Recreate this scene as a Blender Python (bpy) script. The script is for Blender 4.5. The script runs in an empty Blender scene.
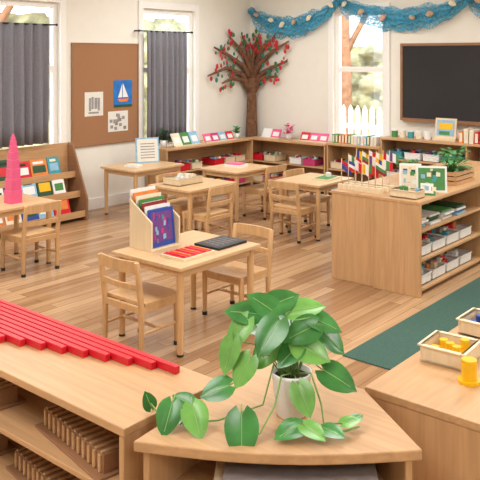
import bpy, math, random, bmesh
from mathutils import Vector, Matrix
random.seed(7)
S=bpy.context.scene
try:
    S.view_settings.view_transform='Standard'
    S.view_settings.look='None'
except Exception: pass

def lin(c,k=1.0):
    o=[]
    for x in c:
        x=x/255.0
        o.append(min(1,k*(x/12.92 if x<=.04045 else ((x+.055)/1.055)**2.4)))
    return (o[0],o[1],o[2],1)

MC={}
def mat(name,rgb,rough=.5,metal=0,var=.12,scale=30,alpha=1,emit=0,sub=0):
    if name in MC: return MC[name]
    m=bpy.data.materials.new(name); m.use_nodes=True; nt=m.node_tree; b=nt.nodes['Principled BSDF']
    tc=nt.nodes.new('ShaderNodeTexCoord'); n=nt.nodes.new('ShaderNodeTexNoise'); n.inputs['Scale'].default_value=scale; n.inputs['Detail'].default_value=4
    nt.links.new(tc.outputs['Object'],n.inputs['Vector'])
    r=nt.nodes.new('ShaderNodeValToRGB'); r.color_ramp.elements[0].position=.3; r.color_ramp.elements[1].position=.7
    r.color_ramp.elements[0].color=lin(rgb,1-var); r.color_ramp.elements[1].color=lin(rgb,1+var)
    nt.links.new(n.outputs['Fac'],r.inputs['Fac']); nt.links.new(r.outputs['Color'],b.inputs['Base Color'])
    b.inputs['Roughness'].default_value=rough; b.inputs['Metallic'].default_value=metal; b.inputs['Alpha'].default_value=alpha
    MC[name]=m; return m
def wood(name,rgb,axis=0,rough=.42,var=.14,sc=1.0):
    if name in MC: return MC[name]
    m=bpy.data.materials.new(name); m.use_nodes=True; nt=m.node_tree; b=nt.nodes['Principled BSDF']
    tc=nt.nodes.new('ShaderNodeTexCoord'); mp=nt.nodes.new('ShaderNodeMapping'); s=[45*sc,45*sc,45*sc]; s[axis]=3*sc
    mp.inputs['Scale'].default_value=s
    n=nt.nodes.new('ShaderNodeTexNoise'); n.inputs['Scale'].default_value=1; n.inputs['Detail'].default_value=6; n.inputs['Distortion'].default_value=.6
    nt.links.new(tc.outputs['Object'],mp.inputs['Vector']); nt.links.new(mp.outputs['Vector'],n.inputs['Vector'])
    r=nt.nodes.new('ShaderNodeValToRGB'); r.color_ramp.elements[0].position=.3; r.color_ramp.elements[1].position=.72
    r.color_ramp.elements[0].color=lin(rgb,1-var); r.color_ramp.elements[1].color=lin(rgb,1+var*.7)
    nt.links.new(n.outputs['Fac'],r.inputs['Fac']); nt.links.new(r.outputs['Color'],b.inputs['Base Color'])
    b.inputs['Roughness'].default_value=rough
    MC[name]=m; return m

class B:
    def __init__(s): s.v=[];s.f=[];s.m=[];s.sm=[];s.mats=[]
    def mi(s,m):
        if m not in s.mats: s.mats.append(m)
        return s.mats.index(m)
    def add(s,vs,fs,m,M=None,smooth=False):
        o=len(s.v); i=s.mi(m)
        for v in vs:
            v=Vector(v); s.v.append(M@v if M else v)
        for f in fs: s.f.append([a+o for a in f]); s.m.append(i); s.sm.append(smooth)
    def box(s,x0,x1,y0,y1,z0,z1,m,M=None):
        s.add([(x0,y0,z0),(x1,y0,z0),(x1,y1,z0),(x0,y1,z0),(x0,y0,z1),(x1,y0,z1),(x1,y1,z1),(x0,y1,z1)],
              [(0,3,2,1),(4,5,6,7),(0,1,5,4),(1,2,6,5),(2,3,7,6),(3,0,4,7)],m,M)
    def cbox(s,cx,cy,cz,sx,sy,sz,m,M=None):
        s.box(cx-sx/2,cx+sx/2,cy-sy/2,cy+sy/2,cz-sz/2,cz+sz/2,m,M)
    def prism(s,poly,z0,z1,m,M=None):
        n=len(poly)
        s.add([(p[0],p[1],z0) for p in poly]+[(p[0],p[1],z1) for p in poly],
              [tuple(range(n))[::-1],tuple(range(n,2*n))]+[(i,(i+1)%n,n+(i+1)%n,n+i) for i in range(n)],m,M)
    def lathe(s,prof,m,seg=24,M=None,cx=0,cy=0):
        vs=[];fs=[];k=len(prof)
        for i in range(seg):
            a=2*math.pi*i/seg
            for r,z in prof: vs.append((cx+r*math.cos(a),cy+r*math.sin(a),z))
        for i in range(seg):
            j=(i+1)%seg
            for q in range(k-1): fs.append((i*k+q,j*k+q,j*k+q+1,i*k+q+1))
        s.add(vs,fs,m,M,True)
    def cyl(s,cx,cy,z0,z1,r0,r1,m,seg=20,M=None):
        vs=[(cx+r0*math.cos(2*math.pi*i/seg),cy+r0*math.sin(2*math.pi*i/seg),z0) for i in range(seg)]+\
           [(cx+r1*math.cos(2*math.pi*i/seg),cy+r1*math.sin(2*math.pi*i/seg),z1) for i in range(seg)]
        s.add(vs,[(i,(i+1)%seg,seg+(i+1)%seg,seg+i) for i in range(seg)],m,M,True)
        s.add(vs,[tuple(range(seg))[::-1],tuple(range(seg,2*seg))],m,M)
    def tube(s,pts,rads,m,seg=8):
        pts=[Vector(p) for p in pts]; vs=[];fs=[];n=len(pts)
        up=Vector((.13,.21,.97)).normalized()
        for i,p in enumerate(pts):
            d=(pts[min(i+1,n-1)]-pts[max(i-1,0)]).normalized()
            a=d.cross(up)
            if a.length<.05: a=d.cross(Vector((1,0,0)))
            a.normalize(); b=d.cross(a)
            for k in range(seg):
                t=2*math.pi*k/seg; vs.append(p+(a*math.cos(t)+b*math.sin(t))*rads[i])
        for i in range(n-1):
            for k in range(seg):
                fs.append((i*seg+k,i*seg+(k+1)%seg,(i+1)*seg+(k+1)%seg,(i+1)*seg+k))
        fs.append(tuple(range(seg))[::-1]); fs.append(tuple(range((n-1)*seg,n*seg)))
        s.add(vs,fs,m,None,True)
    def ball(s,c,r,m,seg=8,sq=(1,1,1)):
        vs=[];fs=[];R=6
        for j in range(R+1):
            ph=math.pi*j/R
            for i in range(seg):
                t=2*math.pi*i/seg
                vs.append((c[0]+r*sq[0]*math.sin(ph)*math.cos(t),c[1]+r*sq[1]*math.sin(ph)*math.sin(t),c[2]+r*sq[2]*math.cos(ph)))
        for j in range(R):
            for i in range(seg): fs.append((j*seg+i,j*seg+(i+1)%seg,(j+1)*seg+(i+1)%seg,(j+1)*seg+i))
        s.add(vs,fs,m,None,True)
    def make(s,name,loc=(0,0,0),rz=0,bevel=0,recenter=False,recalc=True,solid=0):
        vs=s.v; loc=Vector(loc)
        if recenter:
            lo=Vector([min(v[i] for v in vs) for i in range(3)]); hi=Vector([max(v[i] for v in vs) for i in range(3)])
            c=(lo+hi)/2; c.z=lo.z; vs=[v-c for v in vs]; loc=loc+c
        me=bpy.data.meshes.new(name); me.from_pydata([tuple(v) for v in vs],[],s.f)
        for m in s.mats: me.materials.append(m)
        for p,i,sm in zip(me.polygons,s.m,s.sm): p.material_index=i; p.use_smooth=sm
        if recalc:
            bm=bmesh.new(); bm.from_mesh(me); bmesh.ops.recalc_face_normals(bm,faces=bm.faces); bm.to_mesh(me); bm.free()
        o=bpy.data.objects.new(name,me); S.collection.objects.link(o); o.location=loc; o.rotation_euler=(0,0,rz)
        if bevel:
            b=o.modifiers.new('bevel','BEVEL'); b.width=bevel; b.segments=2; b.limit_method='ANGLE'; b.angle_limit=math.radians(50)
        if solid:
            b=o.modifiers.new('solid','SOLIDIFY'); b.thickness=solid
        return o

# ---------------- materials
WALL=mat('wall_paint',(234,231,221),.8,var=.015,scale=8)
WHITE=mat('white_trim',(242,241,237),.45,var=.02)
CEIL=mat('ceiling_paint',(238,238,236),.9,var=.01)
WOODC=(198,157,113)
WX=wood('beech_x',WOODC,0); WY=wood('beech_y',WOODC,1); WZ=wood('beech_z',WOODC,2)
TX=wood('table_wood',(212,176,132),1,.36); CH=wood('chair_wood',(208,168,120),2,.4)
PALE=wood('pale_ply',(228,209,175),2,.5,.08)
DW=wood('brown_wood',(150,108,76),0,.5)
BLK=mat('black_rubber',(25,25,27),.5)
RED=mat('red_paint',(206,24,42),.35,var=.04)
PINK=mat('pink_paint',(230,96,144),.4,var=.04)
YEL=mat('yellow_paint',(240,186,20),.35,var=.04)
BLUE=mat('blue_paint',(40,70,160),.5); GREEN=mat('green_card',(70,136,70),.6); TEAL=mat('teal_card',(60,150,160),.6)
ORG=mat('orange_card',(222,130,60),.6); PURP=mat('purple_card',(110,64,136),.6); CREAM=mat('cream_card',(232,222,198),.7,var=.04)
WP=mat('white_plastic',(236,236,234),.4,var=.03); GREY=mat('grey_plastic',(138,128,124),.5); MAG=mat('magenta_card',(196,56,116),.6)
LBL=mat('lightblue_card',(140,185,215),.6); DRED=mat('darkred_card',(140,34,42),.6); DKG=mat('dark_green',(34,78,46),.6)
PAL=[RED,YEL,BLUE,GREEN,TEAL,ORG,PURP,CREAM,WP,MAG,LBL,DRED,DKG,WP,CREAM,LBL]
LEAF=mat('pothos_leaf',(62,128,62),.24,var=.3,scale=16); LEAF2=mat('pothos_leaf_light',(110,168,80),.26,var=.25,scale=16); STEM=mat('vine_stem',(128,166,86),.5)
VEIN=mat('leaf_vein',(130,176,98),.4)
SOIL=mat('soil',(60,42,30),.95)

# floor material
m=bpy.data.materials.new('timber_floor'); m.use_nodes=True; nt=m.node_tree; b=nt.nodes['Principled BSDF']
tc=nt.nodes.new('ShaderNodeTexCoord'); mp=nt.nodes.new('ShaderNodeMapping'); mp.inputs['Rotation'].default_value=(0,0,math.pi/2)
br=nt.nodes.new('ShaderNodeTexBrick'); br.inputs['Scale'].default_value=1; br.inputs['Brick Width'].default_value=1.5; br.inputs['Row Height'].default_value=.085
br.inputs['Mortar Size'].default_value=.0016; br.inputs['Mortar Smooth'].default_value=.2; br.inputs['Bias'].default_value=0
br.inputs['Color1'].default_value=lin((162,122,86)); br.inputs['Color2'].default_value=lin((206,170,130)); br.inputs['Mortar'].default_value=lin((112,80,54))
mp2=nt.nodes.new('ShaderNodeMapping'); mp2.inputs['Scale'].default_value=(26,1.6,1)
n=nt.nodes.new('ShaderNodeTexNoise'); n.inputs['Scale'].default_value=1; n.inputs['Detail'].default_value=5
r=nt.nodes.new('ShaderNodeValToRGB'); r.color_ramp.elements[0].position=.3; r.color_ramp.elements[0].color=(.72,.69,.66,1); r.color_ramp.elements[1].position=.7
mx=nt.nodes.new('ShaderNodeMixRGB'); mx.blend_type='MULTIPLY'; mx.inputs[0].default_value=1
L=nt.links.new
L(tc.outputs['Object'],mp.inputs['Vector']); L(mp.outputs['Vector'],br.inputs['Vector']); L(tc.outputs['Object'],mp2.inputs['Vector']); L(mp2.outputs['Vector'],n.inputs['Vector'])
L(n.outputs['Fac'],r.inputs['Fac']); L(br.outputs['Color'],mx.inputs[1]); L(r.outputs['Color'],mx.inputs[2]); L(mx.outputs['Color'],b.inputs['Base Color'])
b.inputs['Roughness'].default_value=.25
FLOOR=m
# glass
m=bpy.data.materials.new('window_glass'); m.use_nodes=True; nt=m.node_tree; nt.nodes.remove(nt.nodes['Principled BSDF'])
a=nt.nodes.new('ShaderNodeBsdfTransparent'); g=nt.nodes.new('ShaderNodeBsdfGlossy'); g.inputs['Roughness'].default_value=.03; x=nt.nodes.new('ShaderNodeMixShader'); x.inputs[0].default_value=.05
nt.links.new(a.outputs[0],x.inputs[1]); nt.links.new(g.outputs[0],x.inputs[2]); nt.links.new(x.outputs[0],nt.nodes['Material Output'].inputs[0]); GLASS=m

# ---------------- room  (left wall x=-6.4, back wall y=7.85)
XL,XR,YF,YB,ZC=-6.4,3.0,-2.5,7.85,2.8
q=B(); q.box(XL-.15,XR+.15,YF-.15,YB+.15,-.1,0,FLOOR); q.make('floor')
q=B(); q.box(XL-.15,XR+.15,YF-.15,YB+.15,ZC,ZC+.1,CEIL); q.make('ceiling')
def wall(name,axis,pos,a0,a1,holes,th=.12):
    q=B(); 
    def bx(u0,u1,z0,z1):
        if u1-u0<1e-4 or z1-z0<1e-4: return
        if axis=='x': q.box(min(pos,pos+th),max(pos,pos+th),u0,u1,z0,z1,WALL)
        else: q.box(u0,u1,min(pos,pos+th),max(pos,pos+th),z0,z1,WALL)
    u=a0
    for h in sorted(holes):
        bx(u,h[0],0,ZC); bx(h[0],h[1],0,h[2]); bx(h[0],h[1],h[3],ZC); u=h[1]
    bx(u,a1,0,ZC)
    return q.make(name)
WZ0,WZ1=.58,2.2
W1=(3.55,4.73,.66,WZ1); W2=(5.88,6.74,WZ0,WZ1); W3=(-5.07,-4.36,WZ0,WZ1)
wall('wall_left','x',XL,YF,YB,[W1,W2],-.12)
wall('wall_back','y',YB,XL-.12,XR,[W3],.12)
wall('wall_right','x',XR,YF,YB+.12,[],.12)
wall('wall_front','y',YF,XL-.12,XR+.12,[],-.12)
def window(name,axis,pos,h,sgn):
    q=B(); u0,u1,z0,z1=h; t=.055
    def bx(a,b_,c,d,p0,p1,m=WHITE):
        lo,hi=sorted((pos+sgn*p0,pos+sgn*p1))
        if axis=='x': q.box(lo,hi,a,b_,c,d,m)
        else: q.box(a,b_,lo,hi,c,d,m)
    bx(u0-.07,u0,z0-.05,z1+.08,.001,.025); bx(u1,u1+.07,z0-.05,z1+.08,.001,.025); bx(u0,u1,z1,z1+.08,.001,.025)
    bx(u0-.09,u1+.09,z0-.045,z0,.001,.05)
    for a,b_ in ((u0,u0+t),(u1-t,u1)): bx(a,b_,z0,z1,-.09,-.03)
    zm=z0+(z1-z0)*.56
    bx(u0+t,u1-t,z0,z0+.07,-.09,-.03); bx(u0+t,u1-t,z1-t,z1,-.09,-.03); bx(u0+t,u1-t,zm-.03,zm+.03,-.09,-.03)
    bx(u0+t,u1-t,z0+.07,zm-.03,-.062,-.058,GLASS); bx(u0+t,u1-t,zm+.03,z1-t,-.062,-.058,GLASS)
    return q.make(name,bevel=.003)
window('window_1','x',XL,W1,1); window('window_2','x',XL,W2,1); window('window_3','y',YB,W3,-1)
q=B(); q.box(XL+.001,XL+.016,YF,YB,0,.12,WHITE); q.make('baseboard_left',bevel=.003)
q=B(); q.box(XL+.017,XR,YB-.016,YB-.001,0,.12,WHITE); q.make('baseboard_back',bevel=.003)
# curtains
CUR=mat('grey_linen',(124,123,130),.9,var=.08,scale=60)
def curtain(y0,y1,z0,z1,name='curtain'):
    n=90; vs=[];fs=[]; 
    for i in range(n+1):
        t=i/n; y=y0+(y1-y0)*t
        for j in range(7):
            k=j/6; z=z1+(z0-z1)*k
            w=math.sin(t*2*math.pi*7+math.sin(t*9)*.8)*(.022+.014*k)
            vs.append((XL+.1+w,y+math.sin(k*3+t*20)*.006,z))
    for i in range(n):
        for j in range(6): fs.append((i*7+j,(i+1)*7+j,(i+1)*7+j+1,i*7+j+1))
    q=B(); q.add(vs,fs,CUR,None,True); q.make(name,recalc=False,solid=.004)
    q=B(); q.tube([(XL+.1,y0-.12,z1-.005),(XL+.1,y1+.1,z1-.005)],[.007,.007],BLK,10)
    for y in (y0-.1,y1+.09): q.box(XL+.001,XL+.1,y-.008,y+.008,z1-.012,z1+.004,BLK)
    for y in (y0-.12,y1+.1): q.ball((XL+.1,y,z1-.005),.014,BLK)
    q.make('curtain_rod')
curtain(3.7,4.52,.78,1.97); curtain(5.86,6.50,.64,1.94)

# exterior
HEDGE=mat('hedge_leaves',(150,152,122),.9,var=.6,scale=3); GRND=mat('garden_path',(206,180,150),.95,var=.15,scale=2)
q=B(); q.box(-18,6,-6,18,-.4,-.2,GRND); q.make('garden_ground')
def hedge(p0,p1,h,name):
    p0=Vector(p0);p1=Vector(p1);d=p1-p0;nn=Vector((-d.y,d.x,0)).normalized();vs=[];fs=[];n=60;mm=20
    for i in range(n+1):
        for j in range(mm+1):
            p=p0+d*i/n+Vector((0,0,-.2+h*j/mm))+nn*(random.random()*.35); vs.append(p+Vector((0,0,random.random()*.12 if j==mm else 0)))
    for i in range(n):
        for j in range(mm): fs.append((i*(mm+1)+j,(i+1)*(mm+1)+j,(i+1)*(mm+1)+j+1,i*(mm+1)+j+1))
    q=B(); q.add(vs,fs,HEDGE,None,True); q.make(name,recalc=False)
hedge((-12,-1,0),(-12,13,0),2.6,'garden_hedge'); hedge((-12,13,0),(2,13,0),2.0,'garden_hedge')
q=B()
for i in range(70):
    x0=-9.5+i*.13; q.prism([(x0,0),(x0+.08,0),(x0+.08,1.0),(x0+.04,1.07),(x0,1.0)],-.01,.01,WHITE,Matrix.Translation((0,10.3,-.2))@Matrix.Rotation(math.pi/2,4,'X'))
q.box(-9.5,-.4,10.32,10.36,.05,.12,WHITE); q.box(-9.5,-.4,10.32,10.36,.5,.57,WHITE); q.make('picket_fence')
TR=mat('bark',(140,104,78),.9,var=.3,scale=10)
for (x,y) in ((-9.4,5.6),(-9.6,7.9),(-7.3,11.6),(-10,4.0)):
    q=B(); q.tube([(x,y,-.2),(x+.05,y,1.2),(x-.05,y+.1,2.4),(x+.1,y,4)],[.16,.12,.1,.07],TR,12)
    q.tube([(x,y,1.6),(x+.3,y+.4,2.5),(x+.4,y+.9,3.2)],[.07,.05,.03],TR); q.tube([(x,y,1.3),(x-.3,y-.5,2.2),(x-.4,y-.9,3)],[.07,.05,.03],TR); q.make('garden_tree')

# pinboard
CORK=mat('brown_pinboard',(158,114,80),.9,var=.08,scale=120)
q=B(); q.box(XL+.001,XL+.016,4.89,5.79,.70,1.775,CORK)
for a in ((4.875,4.89,.685,1.79),(5.79,5.805,.685,1.79),(4.89,5.79,.685,.70),(4.89,5.79,1.775,1.79)): q.box(XL+.001,XL+.02,*a,DW)
q.make('pinboard')
PAP=mat('paper',(226,224,216),.8,var=.03); INK=mat('pencil_grey',(150,148,148),.8); SEA=mat('poster_blue',(30,110,190),.7,var=.25,scale=12)
def wallrect(q,y0,y1,z0,z1,x,m): q.box(XL+.0165,XL+x,y0,y1,z0,z1,m)
q=B(); wallrect(q,5.04,5.29,1.005,1.263,.019,PAP)
for (y,z,w,h) in ((5.11,1.06,.03,.14),(5.145,1.08,.03,.13),(5.19,1.08,.04,.12),(5.16,1.03,.14,.02),(5.23,1.06,.03,.14)): wallrect(q,y-w/2,y+w/2,z,z+h,.020,INK)
q.make('poster_drawing')
q=B(); wallrect(q,5.44,5.707,1.08,1.38,.019,SEA)
def tri(q,pts,m,x=.0205): q.add([(XL+x,p[0],p[1]) for p in pts],[tuple(range(len(pts)))],m)
tri(q,[(5.50,1.19),(5.56,1.34),(5.56,1.19)],WP); tri(q,[(5.57,1.19),(5.57,1.35),(5.65,1.19)],WP); tri(q,[(5.49,1.175),(5.66,1.175),(5.63,1.14),(5.52,1.14)],ORG); q.box(XL+.0165,XL+.0195,5.44,5.707,1.08,1.11,DKG)
q.make('poster_sailboat')
q=B(); wallrect(q,5.36,5.646,.816,1.04,.019,PAP)
for i in range(14):
    y=5.38+random.random()*.2; z=.83+random.random()*.15; wallrect(q,y,y+.04,z,z+.035,.020+i*.0002,[INK,GREY,INK][i%3])
q.make('poster_photo')
# chalkboard
CB=mat('slate',(46,45,46),.9,var=.08,scale=3)
q=B(); q.box(-4.12,-2.1,YB-.02,YB-.001,.94,1.765,CB)
for a in ((-4.15,-4.12,.91,1.795),(-2.1,-2.07,.91,1.795),(-4.12,-2.1,.91,.94),(-4.12,-2.1,1.765,1.795)): q.box(a[0],a[1],YB-.03,YB-.001,a[2],a[3],DW)
q.box(-4.1,-2.12,YB-.07,YB-.03,.905,.92,DW); q.make('chalkboard',bevel=.002)
q=B(); q.box(-5.42,-5.34,YB-.012,YB-.001,1.98,2.07,WP); q.box(-5.39,-5.37,YB-.018,YB-.012,2.01,2.04,WP); q.make('light_switch')

# tree in corner
BARK=mat('paper_trunk',(116,80,56),.9,var=.4,scale=25)
q=B()
def lw(y,z): return (XL+.06,y,z)
def bw(x,z): return (x,YB-.06,z)
cor=(XL+.12,YB-.12)
trunk=[(cor[0],cor[1],.02),(cor[0]+.01,cor[1]-.02,.6),(cor[0]-.005,cor[1],.95),(cor[0],cor[1],1.2),(cor[0],cor[1],1.36)]
q.tube(trunk,[.09,.08,.065,.06,.06],BARK,12)
for k in range(7): q.tube([(cor[0]+.06*math.cos(k-3),cor[1]+.06*math.sin(k-3),.02),(cor[0]+.055*math.cos(k-2.6),cor[1]+.055*math.sin(k-2.6),.7),(cor[0]+.04*math.cos(k-2.7),cor[1]+.04*math.sin(k-2.7),1.36)],[.025,.02,.018],BARK)
C0=(cor[0],cor[1],1.12); C=(cor[0],cor[1],1.32)
brs=[[C0,lw(7.62,1.40),lw(7.3,1.50),lw(6.93,1.40)],[C0,lw(7.62,1.34),lw(7.4,1.36),lw(7.2,1.30)],[C,lw(7.62,1.52),lw(7.32,1.66),lw(7.05,1.76)],[C,lw(7.7,1.6),lw(7.5,1.78),lw(7.34,1.9)],[C,lw(7.75,1.62),lw(7.7,1.78),lw(7.6,1.92)],
 [C0,bw(-6.2,1.40),bw(-6.0,1.50),bw(-5.74,1.58)],[C0,bw(-6.2,1.34),bw(-6.08,1.38),bw(-5.9,1.38)],[C,bw(-6.22,1.52),bw(-6.0,1.70),bw(-5.72,1.84)],[C,bw(-6.25,1.6),bw(-6.12,1.77),bw(-5.95,1.9)],[C,bw(-6.3,1.62),bw(-6.27,1.8),bw(-6.2,1.95)]]
LM=[mat('tl_green',(50,112,60),.7),mat('tl_red',(196,40,44),.7),mat('tl_teal',(40,120,104),.7),mat('tl_red3',(186,44,50),.7)]
for p in brs:
    q.tube(p,[.045,.036,.024,.011],BARK)
    for tw in range(3):
        t=random.uniform(1.2,2.8); i=int(t); c=Vector(p[i]).lerp(Vector(p[i+1]),t-i); onl=p[2][0]<XL+.07
        d=Vector((0,random.choice((-1,.7))*.09,random.uniform(.03,.11))) if onl else Vector((random.choice((-.7,1))*.09,0,random.uniform(.03,.11)))
        e=c+d; e.y=min(e.y,YB-.03); e.x=max(e.x,XL+.03); q.tube([c,c+d*.5+Vector((0,0,-.008)),e],[.014,.011,.006],BARK)
for p in brs:
    for k in range(13):
        t=random.uniform(1.5,3.15); i=min(2,int(t)); a=Vector(p[i]);b_=Vector(p[i+1]); c=a.lerp(b_,min(1,t-i))
        onl=p[2][0]<XL+.07; c.z+=random.choice((-1,1))*random.uniform(.03,.09); r=random.uniform(.016,.027); off=random.uniform(-.07,.07)
        if onl: c.y=min(c.y+off,YB-.04); q.ball((XL+.07+random.random()*.012,c.y,c.z),r,random.choice(LM),6,(.3,1,1.3))
        else: c.x=max(c.x+off,XL+.04); q.ball((c.x,YB-.07-random.random()*.012,c.z),r,random.choice(LM),6,(1,.3,1.3))
q.make('decorative_paper_tree')

# swag (netting)
m=bpy.data.materials.new('blue_fishing_net'); m.use_nodes=True; nt=m.node_tree; b=nt.nodes['Principled BSDF']
b.inputs['Base Color'].default_value=lin((78,172,206)); b.inputs['Roughness'].default_value=.8
tc=nt.nodes.new('ShaderNodeTexCoord'); vo=nt.nodes.new('ShaderNodeTexNoise'); vo.inputs['Scale'].default_value=45; rr=nt.nodes.new('ShaderNodeValToRGB')
rr.color_ramp.elements[0].position=.42; rr.color_ramp.elements[0].color=(.3,.3,.3,1); rr.color_ramp.elements[1].position=.58; rr.color_ramp.elements[1].color=(.8,.8,.8,1)
nt.links.new(tc.outputs['Object'],vo.inputs['Vector']); nt.links.new(vo.outputs['Fac'],rr.inputs['Fac']); nt.links.new(rr.outputs['Color'],b.inputs['Alpha'])
SW=m
q=B(); q2=B(); FL=[mat('flower_cream',(236,226,200),.8),mat('shell_peach',(222,176,150),.8),mat('shell_tan',(200,170,140),.8)]
knots=[(-6.33,2.28),(-4.95,2.36),(-3.3,2.30),(-1.6,2.36)]
for si,(a,b_,sg) in enumerate(zip(knots[:-1],knots[1:],(.16,.12,.12))):
    for layer in range(3):
        n=70;mm=22;vs=[];fs=[]
        for i in range(n+1):
            s_=i/n; ss=s_**(1+.22*(layer-1))
            w=.07+(.21-.05*layer)*math.sin(math.pi*ss)**.6+.025*math.sin(s_*11+layer*2+si*1.7)*math.sin(math.pi*s_)
            sag=(sg+.028*layer)*4*ss*(1-ss)
            for j in range(mm+1):
                t=j/mm; vs.append((a[0]+(b_[0]-a[0])*s_+.02*math.sin(t*5+layer), YB-.045-.028*layer-.017*math.sin(t*(14+3*layer)+s_*(9+4*layer)+layer), a[1]+(b_[1]-a[1])*s_-sag-w*t+.018*math.sin(s_*21+t*4+layer*2)+.01*math.sin(s_*47+layer)))
        for i in range(n):
            for j in range(mm): fs.append((i*(mm+1)+j,(i+1)*(mm+1)+j,(i+1)*(mm+1)+j+1,i*(mm+1)+j+1))
        q.add(vs,fs,SW,None,True)
    for i in range(6):
        s_=(i+.5+random.uniform(-.2,.2))/6; x=a[0]+(b_[0]-a[0])*s_; z=a[1]+(b_[1]-a[1])*s_-sg*4*s_*(1-s_)-.04-.13*random.random()*math.sin(math.pi*s_); m_=random.choice(FL)
        R_=random.uniform(.038,.054); rot=random.uniform(-.6,.6)
        for k in range(7):
            an=rot+math.pi/2+(k-3)*.36; q2.tube([(x,YB-.145,z-.02),(x+R_*.6*math.cos(an),YB-.155,z-.02+R_*.8*math.sin(an)),(x+R_*math.cos(an),YB-.148,z-.02+R_*1.3*math.sin(an))],[.004,.011,.010],m_,6)
for a in knots:
    q.ball((a[0],YB-.065,a[1]-.03),.055,SW,10)
q.make('draped_fishing_net',recalc=False); q2.make('seashell_garland')

# ---------------- furniture generators
def shelf_unit(name,x0,x1,y0,y1,h,face,levels,th=.02):
    q=B(); e=.004
    q.box(x0-e,x1+e,y0-e,y1+e,h-.024,h,WX if face[1]=='y' else WY)
    if face[1]=='x':
        q.box(x0,x1,y0,y0+th,0,h-.024,WZ); q.box(x0,x1,y1-th,y1,0,h-.024,WZ)
        bx=(x0,x0+.012) if face[0]=='+' else (x1-.012,x1)
        q.box(bx[0],bx[1],y0+th,y1-th,.03,h-.024,WY)
        n=max(1,round((y1-y0)/1.1))
        for k in range(1,n):
            y=y0+(y1-y0)*k/n; q.box(x0+.012,x1-.012,y-th/2,y+th/2,.03,h-.024,WZ)
        for z in levels: q.box(x0+.012,x1-.013 if face[0]=='+' else x1-.012,y0+th,y1-th,z-.018,z,WY)
    else:
        q.box(x0,x0+th,y0,y1,0,h-.024,WZ); q.box(x1-th,x1,y0,y1,0,h-.024,WZ)
        q.box(x0+th,x1-th,y1-.012,y1,.03,h-.024,WX)
        n=max(1,round((x1-x0)/1.1))
        for k in range(1,n):
            x=x0+(x1-x0)*k/n; q.box(x-th/2,x+th/2,y0+.01,y1-.012,.03,h-.024,WZ)
        for z in levels: q.box(x0+th,x1-th,y0+.01,y1-.012,z-.018,z,WX)
    return q.make(name,bevel=.003,recenter=True)
def tray(q,cx,cy,z,sx,sy,h,m,fill=None,t=.006):
    q.cbox(cx,cy,z+t/2,sx,sy,t,m)
    for s_ in (-1,1):
        q.cbox(cx+s_*(sx/2-t/2),cy,z+h/2,t,sy,h,m); q.cbox(cx,cy+s_*(sy/2-t/2),z+h/2,sx-2*t,t,h,m)
        q.cbox(cx+s_*(sx/2),cy,z+h-.003,t*2,sy+t,.006,m); q.cbox(cx,cy+s_*(sy/2),z+h-.0031,sx-t*2.1,t*2,.006,m)
    if fill:
        for k in range(7):
            a=random.uniform(-.33,.33)*sx; b_=random.uniform(-.33,.33)*sy; r=min(sx,sy)*.12
            q.cbox(cx+a,cy+b_,z+t+h*.55,r*1.4,r*1.8,h*random.uniform(.8,1.4),random.choice(fill),None)
def fan_books(q,x0,y0,z,along,length,depth,h,n,lean=0.0,pal=PAL,thk=None):
    pitch=length/n
    for i in range(n):
        w=pitch*.8; hh=h*random.uniform(.75,1); dd=depth*random.uniform(.8,1); m_=random.choice(pal); a=random.uniform(-.04,.06)+lean
        if along=='x':
            M=Matrix.Translation((x0+pitch*i,y0,z))@Matrix.Rotation(a,4,'Y'); q.box(0,w,0,dd,0,hh,m_,M); q.box(w*.15,w*.85,-.001,.004,hh*.1,hh*.9,CREAM,M)
        else:
            M=Matrix.Translation((x0,y0+pitch*i,z))@Matrix.Rotation(-a,4,'X'); q.box(0,dd,0,w,0,hh,m_,M)

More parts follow.
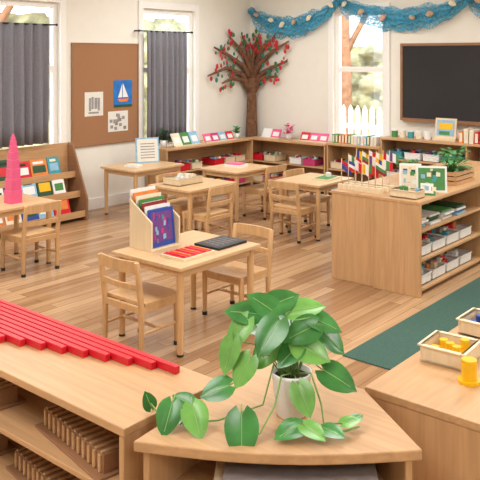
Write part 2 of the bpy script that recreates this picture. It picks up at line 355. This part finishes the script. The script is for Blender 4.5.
def table(cx,cy,sx,sy,h=.5):
    q=B(); q.cbox(0,0,h-.011,sx,sy,.022,TX); lx=sx/2-.045; ly=sy/2-.045
    for a in (-1,1):
        for b_ in (-1,1):
            q.cyl(a*lx,b_*ly,.012,h-.022,.017,.023,CH,14); q.cyl(a*lx,b_*ly,0,.012,.019,.019,BLK,14)
        q.cbox(a*lx,0,h-.045,.02,2*ly,.046,TX); q.cbox(0,a*ly,h-.045,2*lx,.02,.046,TX)
    q.make('childs_table',(cx,cy,0),bevel=.003)
def chair(cx,cy,rz,h=.53,w=.152):
    q=B(); d=.135;sz=.29
    def leg(x,y,z1,lean=0):
        q.tube([(x,y,.02),(x,y,sz*.9),(x,y-lean*.5,(sz+z1)/2),(x,y-lean,z1)],[.013,.018,.017,.014],CH,10)
        q.cyl(x,y,0,.022,.017,.017,BLK,12)
    for s_ in (-1,1):
        leg(s_*w,d,sz-.01); leg(s_*w,-d,h,.035)
        q.tube([(s_*w,-d,.13),(s_*w,d,.13)],[.009,.009],CH); q.cbox(s_*w,0,sz-.03,.018,2*d,.035,CH)
    q.cbox(0,d,sz-.03,2*w,.018,.035,CH); q.cbox(0,-d,sz-.03,2*w,.018,.035,CH); q.tube([(-w,0,.13),(w,0,.13)],[.009,.009],CH)
    pts=[]
    for i in range(9):
        t=i/8; pts.append((-w-.015+t*2*(w+.015),d+.02+.012*math.sin(math.pi*t)))
    q.prism([( -w-.012,-d+.018)]+pts+[(w+.012,-d+.018)],sz-.012,sz+.006,CH)
    def rail(z0,z1,yo):
        n=8;vs=[];
        for i in range(n+1):
            t=i/n; x=-w+2*w*t; y=yo-.022*math.sin(math.pi*t)
            vs+= [(x,y-.008,z0),(x,y+.008,z0),(x,y+.008,z1),(x,y-.008,z1)]
        fs=[(0,1,2,3),(4*n+3,4*n+2,4*n+1,4*n)]
        for i in range(n):
            for k in range(4): fs.append((4*i+k,4*i+(k+1)%4,4*i+4+(k+1)%4,4*i+4+k))
        q.add(vs,fs,CH)
    rail(h-.06,h+.004,-d-.033); rail(sz+.085,sz+.115,-d-.018)
    q.make('childs_chair',(cx,cy,0),rz,bevel=.002)

# left near unit
shelf_unit('low_shelf_unit',-3.0,-1.52,1.33,1.71,.66,'-y',[.07,.27,.465])
# red rods
q=B()
for i in range(10):
    y=1.675-.026*i; q.box(-2.78,-1.65-.080*i,y-.0205,y,.66,.684,RED)
q.make('red_rods',bevel=.002)
def block(x,y,z,rz,L_=.38):
    q=B(); q.cbox(0,0,.004,L_+.03,.13,.008,DW)
    q.cbox(0,0,.035,L_,.075,.054,DW)
    for k in range(12):
        xx=-L_/2+.016+k*(L_-.032)/11; q.cbox(xx,0,.064,.012,.075,.006,WX); q.cbox(xx,-.041,.035,.012,.008,.05,WX)
    q.make('slatted_wooden_block',(x,y,z),rz,bevel=.002)
block(-1.83,1.44,.465,-.18); block(-2.42,1.46,.465,-.12); block(-2.0,1.45,.27,-.15); block(-2.5,1.47,.27,-.1); 
# corner unit
q=B(); A=Vector((-1.45,1.30));Bp=Vector((-.86,1.74));nrm=Vector((.6,-.8))
arc=[]
for i in range(13):
    t=i/12; p=A.lerp(Bp,t)+nrm*(.042*math.sin(math.pi*t)); arc.append((p.x,p.y))
poly=arc+[(-1.15,1.945),(-1.485,1.945),(-1.495,1.70)]
q.prism(poly,.632,.66,WX)
def panel(p,r,z0,z1,t=.02):
    p=Vector(p);r=Vector(r);d=(r-p).normalized();nn=Vector((-d.y,d.x))*t
    q.prism([tuple(p),tuple(r),tuple(r+nn),tuple(p+nn)],z0,z1,WZ)
panel((-1.44,1.325),(-1.475,1.70),0,.632,-.02); panel((-.885,1.735),(-1.14,1.925),0,.632,.02)
panel((-1.475,1.70),(-1.47,1.935),0,.632,-.02); panel((-1.45,1.93),(-1.16,1.93),0,.632,-.02)
inner=[(p[0]*.96-1.2*.04-.01,p[1]*.94+1.7*.06) for p in poly]
for z in (.06,.27,.51): q.prism(inner,z-.018,z,WX)
q.make('corner_shelf_unit',bevel=.004)
q=B(); M=Matrix.Translation((-1.145,1.59,.51))@Matrix.Rotation(.64,4,'Z')
for k in range(4): q.cbox(.01*(k%2),-.01*k*.5,.0105+k*.0215,.42-.03*(k%2),.18,.016,GREY if k%2==1 else PALE,M)
q.make('stacked_trays',bevel=.003)
# right near unit
shelf_unit('low_shelf_unit',-1.155,-.78,1.965,3.2,.66,'+x',[.07,.27,.465])
def cylbox(x,y,rz,cm,s_=.145):
    q=B(); tray(q,0,0,0,s_,s_,.055,PALE,None,.008)
    for a in (-1,0,1):
        for b_ in (-1,0,1):
            if (a+b_)%2==0: q.cyl(a*s_*.25,b_*s_*.25,.009,.045+.008*(a+1),s_*.1,s_*.1,cm,16)
    q.make('cylinder_box',(x,y,.66),rz,bevel=.0015)
cylbox(-1.05,2.32,.05,YEL); cylbox(-1.05,2.62,.0,BLUE)
q=B(); q.cyl(0,0,0,.010,.034,.034,YEL,28); q.cyl(0,0,.010,.070,.023,.023,YEL,28); q.make('yellow_cylinder',(-.93,2.19,.66),bevel=.001)
q=B(); q.cyl(0,0,0,.05,.02,.02,YEL,28); q.make('yellow_cylinder',(-.9,2.5,.66),bevel=.001)

# mid double unit
shelf_unit('low_shelf_unit',-2.705,-2.34,4.70,6.9,.655,'+x',[.05,.25,.45])
shelf_unit('low_shelf_unit',-3.07,-2.71,4.72,6.9,.652,'-x',[.05,.25,.45])
q=B()
for z in (.05,.25):
    y=4.86
    while y<6.8:
        if abs(y-5.8)>.14: tray(q,-2.52,y,z,.26,.2,.07,WP,[RED,TEAL,CREAM,ORG,WP,PALE])
        y+=.235
q.make('storage_baskets')
q=B(); y=4.82; z=.45
while y<6.7:
    if abs(y-5.8)>.14: 
        for k in range(4): q.cbox(-2.5+random.uniform(-.02,.02),y,z+.008+k*.017,.22,.16,.013,random.choice([WP,GREEN,CREAM,LBL,PALE,DKG,WP]))
    y+=.21
q.make('stacked_activity_books')
# flags on stands
q=B(); FC=[RED,WP,BLUE,YEL,GREEN,DRED,WP,RED,BLUE,WP,ORG,PURP]
fr=random.Random(11)
for r_ in range(3): q.cbox(-2.88,4.815+r_*.08,.670,.37,.035,.036,PALE)
for r_ in range(3):
    for k in range(6):
        x=-3.045+k*.058+fr.uniform(-.004,.004)+.014*r_; y=4.815+r_*.08; h=.19+.03*r_+fr.uniform(-.012,.012)
        z0=.686; topz=z0+h
        q.tube([(x,y,z0-.02),(x+.004,y,topz)],[.0025,.0025],PALE,6); q.ball((x+.004,y,topz),.005,YEL,6)
        vert=fr.random()<.5; cs=fr.sample(FC,3)
        if cs[0] is cs[1]: cs[1]=WP
        w=.088;hh=.068; dr=fr.uniform(.25,.6); aa=math.radians(fr.uniform(15,50)); ux,uy=math.cos(aa),math.sin(aa)
        for bnd in range(3):
            u0,u1,v0,v1=(bnd/3,(bnd+1)/3,0,1) if vert else (0,1,bnd/3,(bnd+1)/3)
            vs=[];fs=[];N_=6
            for i in range(N_):
                t=u0+(u1-u0)*i/(N_-1); wv=.006*math.sin(t*8)
                for j in range(3):
                    v=v0+(v1-v0)*j/2
                    vs.append((x+.004+ux*w*t*.8-uy*wv,y+uy*w*t*.8+ux*wv,topz-.006-hh*v-w*t*dr))
            for i in range(N_-1):
                for j in range(2): fs.append((3*i+j,3*i+3+j,3*i+4+j,3*i+1+j))
            q.add(vs,fs,cs[bnd],None,True)
q.make('national_flags_stand',recalc=False)
q=B(); tray(q,0,0,0,.2,.13,.055,PALE,[WP,CREAM,LBL,GREEN,DRED]); q.make('wooden_tray',(-2.50,4.82,.655),.0)
def easel_book(x,y,z,w,h,rz,cm,inner,name='display_book'):
    q=B(); M=Matrix.Rotation(-.25,4,'X'); q.box(-w/2,w/2,0,.012,0,h,cm,M); q.box(-w/2+.015,w/2-.015,-.002,0,.015,h-.015,inner,M)
    for k in range(9):
        a=random.uniform(-w*.36,w*.3); b_=random.uniform(.03,h-.06); q.box(a,a+.03,-.0035-k*.0002,-.002,b_,b_+.03,random.choice([WP,LBL,GREEN,TEAL,DKG,CREAM]),M)
    q.box(-.01,.01,h*.25,h*.25+.01,0,h*.85,PALE,Matrix.Rotation(.08,4,'X'))
    q.make(name,(x,y,z),rz)
easel_book(-2.45,5.10,.655,.22,.19,.5,WP,GREEN); easel_book(-2.60,5.06,.655,.16,.2,.5,WP,CREAM); easel_book(-2.42,4.96,.655,.12,.1,.4,GREEN,WP)
def leaf_mesh(q,P,D,N,Ln,W,m_,droop=.25,vein=None):
    D=Vector(D).normalized();N=Vector(N);Xv=D.cross(N)
    if Xv.length<.05: Xv=D.cross(Vector((1,.3,0)))
    Xv.normalize();Z=Xv.cross(D).normalized(); P=Vector(P);vs=[];fs=[];n=10;c=6
    def pt(u,s_,w):
        y=Ln*u-.22*Ln*abs(s_)*(1-u)**3; z=-droop*Ln*u*u+.22*abs(s_)*w-.1*abs(s_)**3*w
        return P+D*y+Xv*(s_*w)+Z*z
    for i in range(n+1):
        u=i/n; w=W/2*(math.sin(math.pi*min(1,u**.6))**.75 if 0<u<1 else 0.0)
        if u>.8: w*=(1-u)/.2*.6+.4
        if i==0: w=W*.16
        for j in range(c+1): vs.append(pt(u,(j/c)*2-1,w))
    for i in range(n):
        for j in range(c): fs.append((i*(c+1)+j,(i+1)*(c+1)+j,(i+1)*(c+1)+j+1,i*(c+1)+j+1))
    q.add(vs,fs,m_,None,True)
    if vein:
        vs=[];
        for i in range(9):
            u=i/10
            for s_ in (-1,1): vs.append(P+D*(Ln*u)+Xv*(s_*.0011)+Z*(-droop*Ln*u*u+.0012))
        q.add(vs,[(2*i,2*i+2,2*i+3,2*i+1) for i in range(8)],vein,None,True)
def bushy(name,x,y,z,pot,r,h,n,leafm,potm=None,ls=.06,crate=None):
    q=B()
    if crate:
        sx,sy,sh=crate
        for k in range(3):
            for s_ in (-1,1):
                q.cbox(s_*sx/2,0,.015+k*sh/3,.008,sy,sh/3-.008,WX); q.cbox(0,s_*sy/2,.015+k*sh/3,sx,.008,sh/3-.008,WX)
        for a in (-1,1):
            for b_ in (-1,1): q.cbox(a*(sx/2-.012),b_*(sy/2-.012),sh/2,.015,.015,sh,WX)
        q.cbox(0,0,sh*.4,sx-.01,sy-.01,sh*.7,SOIL); top=sh*.75
    else:
        q.lathe([(0,0),(pot*.7,0),(pot,pot*1.7),(pot*.9,pot*1.7),(pot*.85,pot*1.5),(0,pot*1.5)],potm or WP); top=pot*1.5
    for i in range(n):
        a=random.random()*6.28; rr=r*random.random()**.5; P=Vector((math.cos(a)*rr,math.sin(a)*rr*(.8 if not crate else 1.6),top+h*random.random()))
        q.tube([(P.x*.2,P.y*.3,top-.01),(P.x*.5,P.y*.6,top+(P.z-top)*.7),P],[.002]*3,leafm,5)
        leaf_mesh(q,P,(math.cos(a),math.sin(a),random.uniform(-.2,.8)),(0,0,1),ls,ls*.6,leafm)
    return q.make(name,(x,y,z),recalc=False)
bushy('plant_crate',-2.52,5.62,.655,0,.10,.18,70,GREEN,None,.06,(.2,.34,.11))
bushy('potted_herb',-2.85,5.5,.652,.05,.07,.1,22,GREEN)

# corner low shelves
shelf_unit('low_shelf_unit',XL+.02,-6.04,5.92,7.46,.60,'+x',[.05,.32])
shelf_unit('low_shelf_unit',XL+.24,-4.95,7.47,7.79,.60,'-y',[.05,.32])
shelf_unit('low_shelf_unit',-4.93,-4.22,7.47,7.79,.62,'-y',[.05,.32])
shelf_unit('low_shelf_unit',-4.20,-2.2,7.45,7.79,.74,'-y',[.05,.28,.51])
TP=[WP,PALE,TEAL,WP,LBL,PALE,MAG,RED]
q=B()
for z in (.05,.32):
    y=6.05
    while y<7.4:
        if abs(y-6.69)>.05: tray(q,-6.18,y,z,.22,.17,.08,random.choice(TP),PAL)
        y+=.2
q.make('shelf_trays')
q=B()
for z in (.05,.32):
    x=-6.0
    while x<-4.3:
        if abs(x+5.575)>.09 and abs(x+4.94)>.12: tray(q,x,7.61,z,.17,.24,.08,random.choice(TP),PAL)
        x+=.2
q.make('shelf_trays')
q=B()
for z in (.05,.28,.51):
    x=-4.05
    while x<-2.3:
        if abs(x+3.2)>.11: tray(q,x,7.6,z,.18,.22,.08,random.choice(TP),PAL)
        x+=.22
q.make('shelf_trays')
def leaning(x,y,z,rz,cols,w=.12,h=.13,name='leaning_cards'):
    q=B()
    for i,c in enumerate(cols):
        M=Matrix.Translation((i*w*1.05,0,0))@Matrix.Rotation(-.5,4,'X'); q.box(-w/2,w/2,0,.008,.0,h,c,M); q.box(-w/3,w/3,-.001,0,h*.25,h*.7,WP,M)
    q.cbox((len(cols)-1)*w*.52,-.01,.006,len(cols)*w*1.05,.02,.012,PALE)
    q.make(name,(x,y,z),rz)
leaning(-6.12,6.2,.60,math.pi/2,[CREAM,GREEN,LBL],.14,.17); leaning(-6.12,6.72,.60,math.pi/2,[PINK,MAG,LBL,RED],.13,.12)
leaning(-5.95,7.60,.60,0,[WP,PINK],.14,.13); leaning(-5.35,7.60,.60,0,[RED,PINK,PINK],.13,.12)
bushy('potted_plant',-6.2,6.03,.60,.05,.06,.14,26,DKG)
bushy('potted_flowers',-5.62,7.64,.60,.045,.07,.12,30,PINK)
bushy('potted_plant',-6.18,7.3,.60,.04,.05,.08,20,GREEN)
q=B(); fan_books(q,-4.9,7.55,.62,'x',.6,.16,.12,14,0,[CREAM,WP,GREEN,LBL,ORG]); q.make('upright_books')
q=B(); M=Matrix.Rotation(-.15,4,'X'); q.box(-.12,.12,0,.015,.03,.24,PALE,M); q.box(-.1,.1,-.002,0,.05,.22,LBL,M); q.box(-.08,.08,-.003,-.002,.12,.19,YEL,M); q.box(-.07,.05,-.003,-.002,.06,.1,GREEN,M); q.box(-.13,.13,-.03,.06,0,.03,PALE); q.make('framed_sign',(-3.5,7.6,.74))
q=B()
for i in range(5): q.cyl(-4.1+i*.1,7.6,.74,.81,.035,.035,[GREEN,CREAM,TEAL,CREAM,WP][i],16); q.cyl(-4.1+i*.1,7.6,.81,.825,.037,.037,WP,16)
q.make('paint_jars')
q=B(); fan_books(q,-3.3,7.5,.74,'x',.9,.2,.15,16,0,[RED,DRED,ORG,CREAM,WP,DW]); q.make('upright_books')

# rug
RUG=mat('green_rug',(60,92,82),.98,var=.3,scale=150)
q=B(); q.box(-2.22,-1.32,3.52,6.4,.0,.008,RUG); q.make('floor_rug',bevel=.003)

# tables & chairs
table(-3.14,3.25,.57,.70); chair(-3.19,2.92,0); chair(-3.10,3.66,math.pi)
table(-5.23,3.27,.54,.74); chair(-4.97,3.40,math.pi/2); chair(-5.35,2.83,0)
table(-5.87,5.40,.54,.70)
table(-4.68,4.92,.52,.62); chair(-4.43,4.84,math.pi/2); chair(-4.93,5.02,-math.pi/2)
table(-5.02,5.93,.52,.6); chair(-4.80,6.1,math.pi/2); 
table(-3.98,5.83,.5,.58); chair(-4.16,5.98,-math.pi/2); chair(-4.0,5.53,0)

# pink tower
q=B(); z=0
for i in range(10):
    s_=.1-.0102*i; q.cbox(0,0,z+s_/2,s_,s_,s_,PINK); z+=s_
q.make('pink_tower',(-5.14,3.36,.5),bevel=.001)
# card rack on main table
x0,x1,y0,y1=-3.41,-3.22,3.03,3.27
q=B()
for yy in (y0+.012,y1): q.prism([(0,0),(.19,0),(.19,.17),(0,.29)],0,.012,PALE,Matrix.Translation((x0,yy,.5))@Matrix.Rotation(math.pi/2,4,'X'))
q.box(x0+.001,x1-.001,y0+.012,y1-.012,.5,.51,PALE); q.box(x0+.001,x0+.01,y0+.012,y1-.012,.51,.78,PALE)
q.make('card_rack',bevel=.0015)
q=B()
cs=[WP,ORG,CREAM,GREEN,DRED,WP,BLUE]
for i,c in enumerate(cs):
    M=Matrix.Translation((x0+.016+i*.024,y0+.016,.512))@Matrix.Rotation(-.10,4,'Y'); q.box(0,.007,0,.205,0,.33-.018*i,c,M)
    q.box(.0071,.0078,.02,.185,.03,.31-.018*i,[CREAM,PALE,ORG,WP,CREAM,BLUE,PURP][i],M)
for k in range(22): 
    a=random.uniform(.03,.165);b_=random.uniform(.04,.19); q.box(.0079,.0083+k*.0001,a,a+random.uniform(.008,.02),b_-.02,b_+random.uniform(0,.02),random.choice([LBL,BLUE,PURP,LBL,TEAL,MAG]),M)
q.make('picture_cards')
q=B(); q.cbox(0,0,.008,.19,.26,.016,PALE); q.cbox(0,0,.018,.165,.235,.004,RED)
for k in range(6): q.cbox(0,-.1+k*.04,.022,.15,.012,.006,ORG if k%2 else RED)
q.make('red_letter_board',(-3.02,3.13,.5),0,bevel=.001)
q=B(); q.cbox(0,0,.007,.2,.26,.014,BLK); q.cbox(0,0,.0145,.16,.21,.002,mat('chalk_grey',(80,80,84),.8))
for k in range(5): q.cbox(0,-.08+k*.04,.0165,.12,.006,.003,GREY)
q.make('sandpaper_board',(-3.04,3.44,.5),0,bevel=.001)
q=B(); tray(q,0,0,0,.2,.3,.06,PALE,[CREAM,PALE,WP]); q.make('wooden_tray',(-4.75,4.86,.5))
q=B(); q.cbox(0,0,.012,.2,.16,.024,WP); q.cbox(.0,0,.03,.16,.12,.012,PINK); q.make('pink_notebook',(-5.05,5.95,.5),.2)
q=B(); q.cbox(0,0,.006,.18,.24,.012,PALE); q.cbox(0,0,.014,.14,.2,.004,GREEN); q.cyl(.0,.05,.016,.05,.025,.028,WP,16); q.make('activity_tray',(-3.9,5.9,.5),.1)
q=B(); M=Matrix.Rotation(-.12,4,'X'); q.box(-.13,.13,0,.01,0,.27,LBL,M); q.box(-.115,.115,-.002,0,.015,.255,PAP,M)
for k in range(6): q.box(-.08,.08,-.003,-.002,.05+k*.03,.06+k*.03,INK,M)
q.box(-.1,.1,.0,.09,0,.008,LBL); q.make('picture_frame',(-5.95,5.55,.5),math.radians(65),bevel=.001)
q=B(); q.cbox(0,0,.01,.15,.12,.02,WP); q.cbox(0,0,.025,.1,.08,.01,CREAM); q.make('paper_stack',(-5.85,5.25,.5),.3)

# display bookshelf at left wall
q=B(); X0,X1=-6.34,-6.02
prof=[(0,0),(.32,0),(.32,.22),(.08,.76),(0,.76)]
for y in (3.72,4.78): q.prism(prof,0,.02,DW,Matrix.Translation((X0,y+.02,0))@Matrix.Rotation(math.pi/2,4,'X'))
q.box(X0,X0+.012,3.72,4.78,.02,.76,WY)
tiers=[(.05,-6.04),(.24,-6.12),(.43,-6.20),]
for z,x in tiers:
    q.box(X0+.012,x,3.72,4.78,z-.015,z,WY); q.box(x-.012,x,3.72,4.78,z,z+.05,WY)
q.make('display_bookshelf',bevel=.002)
q=B(); BP=[WP,CREAM,LBL,GREEN,TEAL,DKG,RED,YEL,WP,ORG,BLUE]
for ti,(z,x) in enumerate(tiers):
    y=3.75; last=None
    while y<4.65:
        w=random.choice([.15,.18,.2]); h=random.uniform(.19,.25); 
        if y+w>4.76: break
        cc=random.choice([k for k in BP if k is not last]); last=cc
        M=Matrix.Translation((x-.035,y,z+.001))@Matrix.Rotation(-.32,4,'Y'); q.box(0,.012,0,w-.01,0,h,cc,M); q.box(.0121,.0125,.02,w-.03,h*.35,h*.7,random.choice(BP),M); q.box(.0121,.0126,.03,w-.05,h*.78,h*.9,random.choice([CREAM,BLK,WP]),M); y+=w
q.make('picture_books')

# ---------------- pothos
R=Vector((.766,.643,0));F=Vector((-.643,.766,0));U=Vector((0,0,1))
P0=Vector((-1.224,1.68,.66))
q=B()
q.lathe([(0,0),(.038,0),(.042,.005),(.055,.112),(.057,.12),(.052,.12),(.049,.105),(0,.105)],WP,32)
q.lathe([(0,.106),(.048,.106)],SOIL,24)
def W(dl,dd,z): return R*dl+F*dd+U*(z-.66)
pr=random.Random(5)
bush=[(-.15,.02,.875,(-.6,-.2,-.75),.10,-.3),(-.175,.0,.82,(-.3,-.3,-.8),.095,-.5),(-.135,-.03,.79,(-.5,-.3,-.8),.09,.1),
 (-.135,.05,.925,(-.9,.1,.1),.10,-.1),(-.075,.04,.95,(-.7,.1,.5),.10,.2),(-.02,.06,.955,(.7,.2,.25),.10,-.2),
 (.045,.04,.94,(.9,0,.2),.10,.3),(.095,.02,.905,(.9,-.1,-.3),.10,.0),(.025,-.01,.89,(-.8,-.2,-.3),.10,.2),
 (-.065,-.03,.885,(-.5,-.4,-.6),.11,-.2),(.115,.03,.855,(.7,-.2,-.6),.10,.4),(.055,-.03,.845,(.8,-.3,-.3),.10,-.3),
 (-.075,.0,.825,(-.6,-.3,-.6),.095,.3),(-.01,-.03,.835,(-.6,-.4,-.4),.085,-.2),
 (.0,.12,.89,(.2,.8,.2),.09,0),(-.09,.12,.86,(-.6,.7,-.1),.09,0),(.13,.10,.81,(.8,.4,-.4),.09,0)]
top=Vector((0,0,.112))
for i,(dl,dd,z,d,Ln,ft) in enumerate(bush):
    P=W(dl,dd,z); D=(R*d[0]+F*d[1]+U*d[2]).normalized()
    N=-F*pr.uniform(.4,.8)+U*pr.uniform(.55,1.0)+R*(ft+dl)
    base=P-D*Ln*.45
    mid=top.lerp(base,.5)+U*.03
    q.tube([top*0.95+R*dl*.15+F*dd*.15,mid,base+(U*.003),base],[.0025,.002,.0016,.0014],STEM,6)
    leaf_mesh(q,base,D,N,Ln,Ln*.8,LEAF if pr.random()<.65 else LEAF2,.12,VEIN)
def vine(pts): 
    q.tube(pts,[.0026]*len(pts),STEM,6)
vine([top,W(-.05,-.01,.80),W(-.08,-.03,.70),W(-.2,-.06,.672),W(-.30,-.07,.67),W(-.36,-.03,.672),W(-.39,.0,.69)])
vine([top,W(-.03,-.055,.79),W(-.05,-.08,.72),W(-.09,-.13,.672),W(-.14,-.16,.674)])
vine([top,W(.05,-.04,.79),W(.075,-.07,.72),W(.08,-.10,.67),W(.13,-.12,.672),W(.17,-.11,.68)])
trail=[(-.334,-.10,.69,(-.2,-.5,-.6),.085),(-.255,-.11,.69,(.25,-.6,-.5),.09),(-.138,-.165,.675,(.0,-.5,-.85),.11),(-.396,.0,.70,(-.2,-.1,.6),.05),(-.303,-.02,.71,(-.6,.3,.2),.065),(-.214,-.025,.735,(-.7,-.1,-.2),.085),(-.29,-.07,.685,(.2,.8,.1),.05),
 (.05,-.15,.685,(.5,-.5,-.1),.07),(.10,-.15,.685,(.6,-.5,0),.065),(.13,-.05,.775,(.7,-.3,-.3),.10),(.03,-.09,.735,(.35,-.4,-.8),.085),(-.02,-.145,.685,(-.6,-.4,-.05),.085),(.15,-.11,.695,(.8,.1,.2),.05),(.17,-.08,.69,(.7,.4,.2),.04)]
for dl,dd,z,d,Ln in trail:
    D=(R*d[0]+F*d[1]+U*d[2]).normalized(); base=W(dl,dd,z)-D*Ln*.5
    if base.z<.012: base.z=.012
    N=-F*.7+U*.8
    if z<.7 and dl>-.1 : N=-F*.3+U*.95
    q.tube([base+U*(-.008)-D*.02+F*.03,base],[.002,.0018],STEM,6)
    leaf_mesh(q,base,D,N,Ln,Ln*.82,LEAF if pr.random()<.75 else LEAF2,.12,VEIN)
q.make('potted_pothos',P0,recalc=False)

# ---------------- unseen ceiling panels and area lamps added to light the room; sun, sky
EM=bpy.data.materials.new('fill_glow'); EM.use_nodes=True; bb=EM.node_tree.nodes['Principled BSDF']; bb.inputs['Emission Color'].default_value=(1,.98,.95,1); bb.inputs['Emission Strength'].default_value=1.5
for x in (-4.8,-1.8,1.2):
    for y in (0,3,6):
        q=B(); q.cbox(0,0,.03,1.3,1.3,.05,WHITE); q.cbox(0,0,.0,1.2,1.2,.01,EM); o=q.make('added_fill_panel',(x,y,ZC-.056))
        l=bpy.data.lights.new('fill_lamp','AREA'); l.energy=40; l.size=1.2; l.color=(1,.99,.965)
        lo=bpy.data.objects.new('fill_lamp',l); S.collection.objects.link(lo); lo.parent=o; lo.location=(0,0,-.02)
sl=bpy.data.lights.new('sun','SUN'); sl.energy=4.5; sl.angle=.02; sl.color=(1,.95,.85)
so=bpy.data.objects.new('sun',sl); S.collection.objects.link(so); so.rotation_euler=Vector((-.5,.6,-.75)).to_track_quat('-Z','Y').to_euler(); so.location=(0,0,8)
w=bpy.data.worlds.new('world'); S.world=w; w.use_nodes=True; bg=w.node_tree.nodes['Background']; bg.inputs[0].default_value=(.93,.96,1,1); bg.inputs[1].default_value=4.2

# camera
c=bpy.data.cameras.new('camera'); co=bpy.data.objects.new('camera',c); S.collection.objects.link(co); S.camera=co
co.location=(0,0,1.65); co.rotation_euler=(math.pi/2,0,math.radians(40)); c.sensor_width=36; c.lens=56.25; c.shift_y=-184/480; c.clip_start=.05
